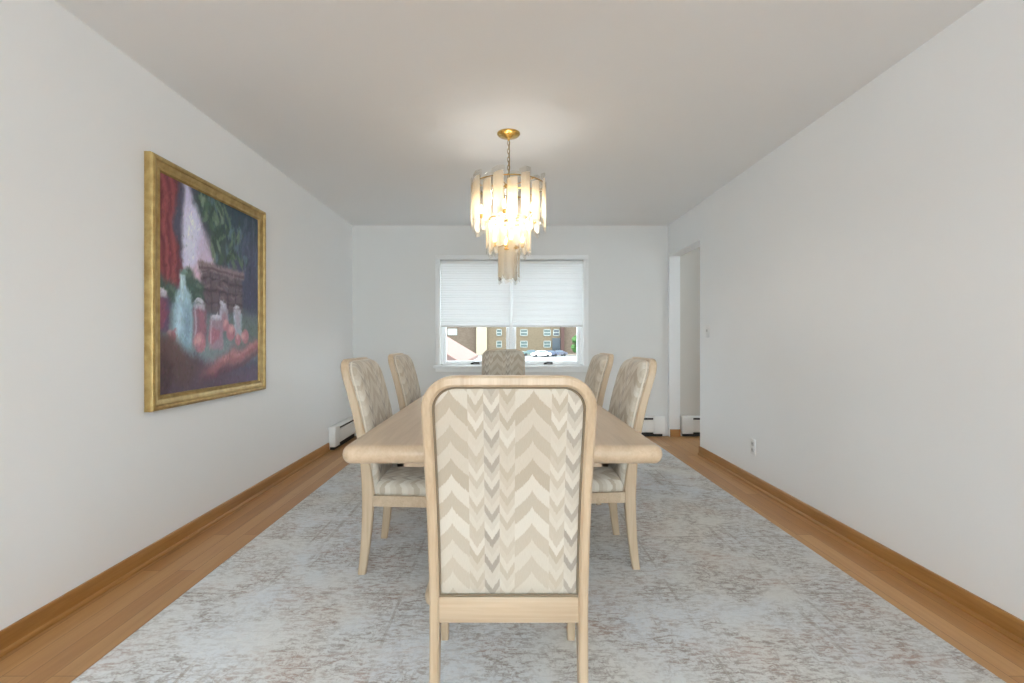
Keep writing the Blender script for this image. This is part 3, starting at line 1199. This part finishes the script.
# peaches
for cu, cv, r_ in ((0.335, 0.235, .055), (0.655, 0.29, .05), (0.60, 0.33, .035), (0.83, 0.27, .045), (0.10, 0.265, .03), (.74, .25, .035)):
    ell(cu, cv, r_, r_ * .95, (160, 98, 106), 0.14, 1, 0, True)
    ell(cu - .012, cv + .014, r_ * .55, r_ * .5, (192, 138, 138), 0.6, .8)
# dark cloth at lower left and rose cloth at lower right
m = (1 - sstep(VV - 0.16 * (1 - UU * 2.2), 0.08, 0.17))
blend(m, (76, 58, 70))
ell(0.10, 0.17, 0.16, 0.09, (92, 60, 52), 0.5, .8, -0.4)
ell(0.04, 0.08, 0.07, 0.10, (60, 36, 40), 0.5, .8)
ell(0.20, 0.10, 0.10, 0.06, (82, 58, 56), 0.5, .8, .4)
d = VV - (0.03 + 0.17 * UU)
blend(np.exp(-(d / 0.045) ** 2) * sstep(UU, .25, .5) * .9, (146, 78, 82))
blend(np.exp(-((d - .02) / 0.015) ** 2) * sstep(UU, .4, .6) * .6, (178, 112, 108))
blend(np.exp(-((d + .05) / 0.02) ** 2) * sstep(UU, .3, .5) * .6, (92, 50, 62))
ell(0.85, 0.03, 0.25, 0.05, (88, 66, 84), 0.6, .8)
# brush strokes: short dabs of the colour underneath, each a little off
for i in range(5200):
    cu, cv = rng.random(), rng.random()
    ju, jv = int(cu * NU), int(cv * NV)
    src = img[min(NV, max(0, jv + rng.integers(-2, 3))), min(NU, max(0, ju + rng.integers(-2, 3)))].copy()
    src = src * (1 + rng.normal(0, .10)) + rng.normal(0, 5, 3)
    ru_, rv_ = 0.003 + .0035 * rng.random(), 0.008 + .009 * rng.random()
    k = 9
    y0_, y1_, x0_, x1_ = max(0, jv - k), min(NV + 1, jv + k + 1), max(0, ju - k), min(NU + 1, ju + k + 1)
    du, dv = U[y0_:y1_, x0_:x1_] - cu, (V[y0_:y1_, x0_:x1_] - cv) * 1.15
    ro = rng.uniform(-.7, .7)
    x_, y_ = du * math.cos(ro) + dv * math.sin(ro), -du * math.sin(ro) + dv * math.cos(ro)
    mk = (1 - sstep(np.sqrt((x_ / ru_) ** 2 + (y_ / rv_) ** 2), .5, 1.2))[..., None] * .5
    img[y0_:y1_, x0_:x1_] = img[y0_:y1_, x0_:x1_] * (1 - mk) + src * mk
grey = img.mean(-1, keepdims=True)
img = img * np.array((0.97, 1.0, 1.07))
img = np.clip((grey + (img - grey) * 0.78) * 1.18 + 12, 0, 255) / 255
imgl = np.where(img <= 0.04045, img / 12.92, ((img + 0.055) / 1.055) ** 2.4)
bm = bmesh.new()
cl = bm.loops.layers.float_color.new('Col')
ins = 0.074
rows = []
for j in range(NV + 1):
    rows.append([bm.verts.new((0.019, -PWm / 2 + ins + (PWm - 2 * ins) * i / NU, ins + (PHm - 2 * ins) * j / NV)) for i in range(NU + 1)])
for j in range(NV):
    for i in range(NU):
        f = bm.faces.new((rows[j][i], rows[j][i + 1], rows[j + 1][i + 1], rows[j + 1][i]))
        for lp, (jj, ii) in zip(f.loops, ((j, i), (j, i + 1), (j + 1, i + 1), (j + 1, i))):
            lp[cl] = (*imgl[jj, ii], 1)
obj('canvas', bm, M_paint, pt, recalc=False)
obj('backing_board', boxes((0.001, 0.016, -PWm / 2 + 0.03, PWm / 2 - 0.03, 0.03, PHm - 0.03)), M_base, pt)

# ------------------------------------------------------------------ switch and socket on the right wall
sw = thing('light_switch', 'white light switch plate beside the doorway', 'light switch', (XR - 0.0005, 4.47, 1.19))
obj('cover_plate', boxes((-0.006, 0, -0.036, 0.036, -0.058, 0.058, 0.002)), M_plastic, sw)
bm = boxes((-0.016, -0.004, -0.006, 0.006, -0.004, 0.018, 0.002))
obj('toggle', bm, M_slot, sw)
so = thing('wall_outlet', 'white electrical outlet low on the right wall', 'wall outlet', (XR - 0.0005, 3.65, 0.295))
obj('cover_plate', boxes((-0.006, 0, -0.036, 0.036, -0.058, 0.058, 0.002)), M_plastic, so)
for zz in (-0.024, 0.024):
    s_ = obj('socket_face', boxes((-0.009, -0.004, -0.017, 0.017, zz - 0.015, zz + 0.015, 0.003)), M_slot, so)
    obj('socket_slots', boxes((-0.0098, -0.008, -0.008, -0.005, zz - 0.003, zz + 0.008), (-0.0098, -0.008, 0.005, 0.008, zz - 0.003, zz + 0.008)), M_slit, s_)

# ------------------------------------------------------------------ outside: street, apartment block, house, tree, cars
GZ = -2.5


def sx(px, d):
    return (px - 505.5) / 480 * d


def sz(py, d):
    return 1.10 + (341 - py) / 480 * d


def brick_mat(name, c1, c2, mortar, scale=1.0):
    g = G(name)
    s = g.sep(g.obj())
    br = g.n('ShaderNodeTexBrick')
    g.put(br.inputs['Vector'], g.comb(s[0], s[2], 0.0))
    br.inputs['Color1'].default_value = lin(c1)
    br.inputs['Color2'].default_value = lin(c2)
    br.inputs['Mortar'].default_value = lin(mortar)
    br.inputs['Scale'].default_value = scale
    br.inputs['Brick Width'].default_value = 0.42
    br.inputs['Row Height'].default_value = 0.16
    br.inputs['Mortar Size'].default_value = 0.012
    f = g.noise(g.obj(), 0.35, 4)
    col = g.mix(g.math('MULTIPLY', f, 0.35), br.outputs['Color'], lin(c2))
    return g.done(g.pbr(col, 0.9, 0, None, 0.1))


M_brick = brick_mat('tan_brick', (107, 95, 78), (94, 83, 68), (112, 103, 89))
M_brick2 = brick_mat('brown_brick', (98, 87, 76), (85, 73, 63), (103, 94, 84))
M_cream = plain('cream_stucco', (146, 138, 119), 0.9, vary=0.03, nscale=0.6)
M_pier = plain('red_brown_pier', (71, 50, 45), 0.9, nscale=1)
M_dglass = plain('dark_window_glass', (53, 69, 66), 0.15, nscale=0.8, vary=0.25)
M_eglass = plain('entrance_glass', (34, 45, 53), 0.2, nscale=0.7, vary=0.3)
M_lframe = plain('pale_window_frame', (137, 142, 137), 0.6)
M_asphalt = plain('street_asphalt', (105, 106, 105), 0.9, nscale=0.4, vary=0.05)
M_walk = plain('tan_pavement', (119, 110, 96), 0.9, nscale=0.4, vary=0.05)  # even tan paving colour
M_grass = plain('lawn_grass', (52, 69, 39), 0.95, nscale=0.8, vary=0.25)
M_roof = plain('pink_roof_shingle', (100, 72, 62), 0.85, nscale=3, vary=0.06)
M_fascia = plain('roof_fascia', (85, 66, 61), 0.8)
M_pink = plain('pink_stucco', (139, 121, 114), 0.9, nscale=1, vary=0.04)
M_leaf = plain('tree_leaves', (50, 85, 34), 0.8, nscale=1.5, vary=0.35)
M_bark = plain('tree_bark', (96, 78, 62), 0.9)
M_tyre = plain('tyre_rubber', (36, 36, 38), 0.8)
M_cglass = plain('car_glass', (60, 74, 86), 0.15)

gr = struct('ground', boxes((-90, 90, YB + 0.21, 220, GZ - 0.2, GZ)), M_asphalt)
BY = 130.0
wk = struct('pavement', boxes((-60, 60, BY - 9, BY, GZ, GZ + 0.12)), M_walk)
lw_ = struct('lawn', boxes((sx(517, BY), sx(560, BY), BY - 6, BY - 1.5, GZ + 0.12, GZ + 0.25)), M_grass)

bd = thing('apartment_building', 'long tan brick apartment block across the street, seen below the shades', 'building', (0, BY, GZ))


def bpart(name, mat, px0, px1, py0, py1, y0, y1, parent=None, zz=None):
    """box in building space from photo-plane extents at its own distance"""
    d = BY + y0
    x0, x1 = sx(px0, BY), sx(px1, BY)
    z0, z1 = (sz(py1, BY) - GZ, sz(py0, BY) - GZ) if zz is None else zz
    return obj(name, boxes((x0, x1, y0, y1, max(0, z0), z1)), mat, parent or bd, False)


TOP = 17.0
bpart('wing_wall', M_brick2, 395, 478, 0, 0, 0.4, 14, zz=(0, TOP))
bpart('stair_column', M_cream, 476.5, 487, 0, 0, -1.0, 14, zz=(0, TOP + 1))
bpart('main_wall', M_brick, 487, 561, 0, 0, 0.0, 14, zz=(0, TOP))
bpart('entrance_pier', M_pier, 560.5, 564, 0, 0, -0.8, 14, zz=(0, TOP))
bpart('end_wall', M_brick2, 564, 640, 0, 0, 0.2, 14, zz=(0, TOP))
bpart('roof_parapet', M_cream, 393, 642, 0, 0, -0.2, 14.2, zz=(TOP, TOP + 0.7))


def bwin(px0, px1, py0, py1, y, glass=None, frame=None):
    x0, x1 = sx(px0, BY), sx(px1, BY)
    z0, z1 = sz(py1, BY) - GZ, sz(py0, BY) - GZ
    f = 0.16
    fr = obj('window', boxes((x0, x1, y - 0.12, y + 0.02, z0, z0 + f), (x0, x1, y - 0.12, y + 0.02, z1 - f, z1),
                             (x0, x0 + f, y - 0.12, y + 0.02, z0, z1), (x1 - f, x1, y - 0.12, y + 0.02, z0, z1),
                             (x0, x1, y - 0.10, y + 0.02, (z0 + z1) / 2 - 0.08, (z0 + z1) / 2 + 0.08)), frame or M_lframe, bd, False)
    obj('pane', boxes((x0 + f, x1 - f, y - 0.05, y - 0.0, z0 + f, z1 - f)), glass or M_dglass, fr, False)


FL = 11.6                        # storey height in photo pixels at that distance
for k_ in range(-1, 4):
    o_ = -k_ * FL
    if k_ >= 0:
        bwin(447.5, 457, 328.6 + o_, 335.2 + o_, 0.4, M_lframe)
        bwin(432, 440, 328.6 + o_, 335.2 + o_, 0.4)
        bwin(410, 418, 328.6 + o_, 335.2 + o_, 0.4)
    for a_, b_ in ((496.4, 501.8), (511.0, 515.5), (520.2, 527.6), (543.5, 550.8)):
        bwin(a_, b_, 329.2 + o_, 335.9 + o_, 0.0)
    if k_ >= 0:
        bwin(553, 559.5, 329.2 + o_, 335.9 + o_, 0.0, M_eglass)
    for a_, b_ in ((582, 589), (602, 609), (622, 629)):
        bwin(a_, b_, 329.2 + o_, 335.9 + o_, 0.2)
en = bpart('entrance', M_eglass, 552.2, 560.3, 338, 353.5, -0.3, 0.05)
bpart('entrance_canopy', M_lframe, 521, 533, 351.2, 353.2, -2.2, 0.0)

# neighbouring house with a pink roof, ridge running away from the viewer
hd0, hd1 = 12.0, 19.0
XE, ZE = -1.09, 0.55
hs = thing('house', 'pink stucco house with sloping pink roof at lower left of window', 'house', (-5.0, (hd0 + hd1) / 2, GZ))
hy = (hd1 - hd0) / 2
ex = XE + 5.0
ze = ZE - GZ
rz_ = ze + 0.6 * ex
bm = bmesh.new()
for yy in (-hy + 0.25, hy - 0.25):
    pass
pent = [(-ex + 0.3, 0), (ex - 0.3, 0), (ex - 0.3, ze + 0.05), (0, rz_ - 0.15), (-ex + 0.3, ze + 0.05)]
loops(bm, [[(x, yy, z) for x, z in pent] for yy in (-hy + 0.2, hy - 0.2)])
obj('house_walls', bm, M_pink, hs, False)
bm = bmesh.new()
sl = [(-ex, ze), (0, rz_), (ex, ze), (ex, ze - 0.10), (0, rz_ - 0.12), (-ex, ze - 0.10)]
loops(bm, [[(x, yy, z) for x, z in sl] for yy in (-hy, hy)])
obj('roof', bm, M_roof, hs, False)
bm = bmesh.new()
sl = [(-ex, ze - 0.02), (0, rz_ - 0.02), (ex, ze - 0.02), (ex, ze - 0.16), (0, rz_ - 0.18), (-ex, ze - 0.16)]
loops(bm, [[(x, yy, z) for x, z in sl] for yy in (-hy - 0.03, -hy)])
obj('fascia_board', bm, M_fascia, hs, False)

# tree at the right
td = 118.0
tr = thing('street_tree', 'bright green street tree at right edge of the window view', 'tree', (sx(576.5, td), td, GZ))
bm = bmesh.new()
tube(bm, [(0, 0, 0), (0.1, 0, 1.2), (0.0, 0.1, 2.6), (0.2, 0, 3.6)], lambda f: 0.22 - 0.12 * f)
for a in range(5):
    an = a * 1.26
    tube(bm, [(0.05, 0, 1.6), (0.5 * math.cos(an), 0.5 * math.sin(an), 2.6), (0.9 * math.cos(an), .9 * math.sin(an), 3.3)], 0.06, 6)
obj('trunk', bm, M_bark, tr)
bm = bmesh.new()
rt = random.Random(5)
for i in range(70):
    a, zz = rt.uniform(0, 2 * PI), rt.uniform(0.9, 4.8)
    rad = 1.15 * math.sqrt(max(0.05, 1 - ((zz - 2.7) / 2.4) ** 2)) * rt.uniform(0.3, 1)
    s0 = len(bm.verts)
    vs = bmesh.ops.create_icosphere(bm, subdivisions=2, radius=rt.uniform(0.28, 0.5))['verts']
    c_ = Vector((rad * math.cos(a), rad * math.sin(a), zz))
    for v_ in vs:
        v_.co = c_ + v_.co * (1 + 0.55 * mnoise.noise(v_.co * 5 + c_ * 3))
obj('foliage', bm, M_leaf, tr, False)


def car(px, d, rz, label, paint_c, scale=1.0):
    t = thing('car', label, 'car', (sx(px, d), d, GZ), rz, 'cars parked across the street')
    mt = plain('car_paint', paint_c, 0.3, 0.2, vary=0.03)
    prof = [(-2.15, 0.35), (-2.2, 0.62), (-2.1, 0.86), (-1.25, 0.98), (-0.75, 1.38), (0.75, 1.42), (1.6, 0.98), (2.05, 0.92), (2.2, 0.7), (2.15, 0.35)]
    bm = bmesh.new()
    rings = []
    for y, k in ((-0.86, .97), (-0.80, 1), (0.80, 1), (0.86, .97)):
        rings.append([(x * k, y * (0.80 if z > 1.1 else 1.0), z) for x, z in prof])
    loops(bm, rings)
    obj('car_body', bm, mt, t, True, 30)
    win_p = [(-1.08, 1.0), (-0.68, 1.33), (0.68, 1.36), (1.25, 1.0)]
    bm = bmesh.new()
    loops(bm, [[(x, y * (0.82 if z > 1.1 else 1.005), z) for x, z in win_p] for y in (-0.865, 0.865)])
    loops(bm, [[(-1.22, y, 1.0), (-0.80, y * .85, 1.34), (0.82, y * .85, 1.37), (1.42, y, 1.0)] for y in (-0.72, 0.72)])
    obj('car_windows', bm, M_cglass, t, False)
    for wx in (-1.35, 1.35):
        for wy in (-0.82, 0.82):
            bm = bmesh.new()
            loops(bm, [[(wx + r_ * math.cos(2 * PI * i / 18), wy + yy, 0.33 + r_ * math.sin(2 * PI * i / 18)) for i in range(18)]
                       for r_, yy in ((0.22, -0.1), (0.32, -0.1), (0.33, 0.0), (0.32, 0.1), (0.22, 0.1))])
            obj('wheel', bm, M_tyre, t)
    return t


car(549, 112, 0.25, 'dark blue car parked in front of the brick entrance', (56, 64, 84))
car(558, 115, 0.25, 'dark grey car parked beside the red-brown pier', (66, 68, 80))
car(531, 118, 0.1, 'dark green car behind the head chair in the window view', (76, 96, 92))
car(541, 109, 0.2, 'small white car parked left of the dark blue car', (232, 232, 230))
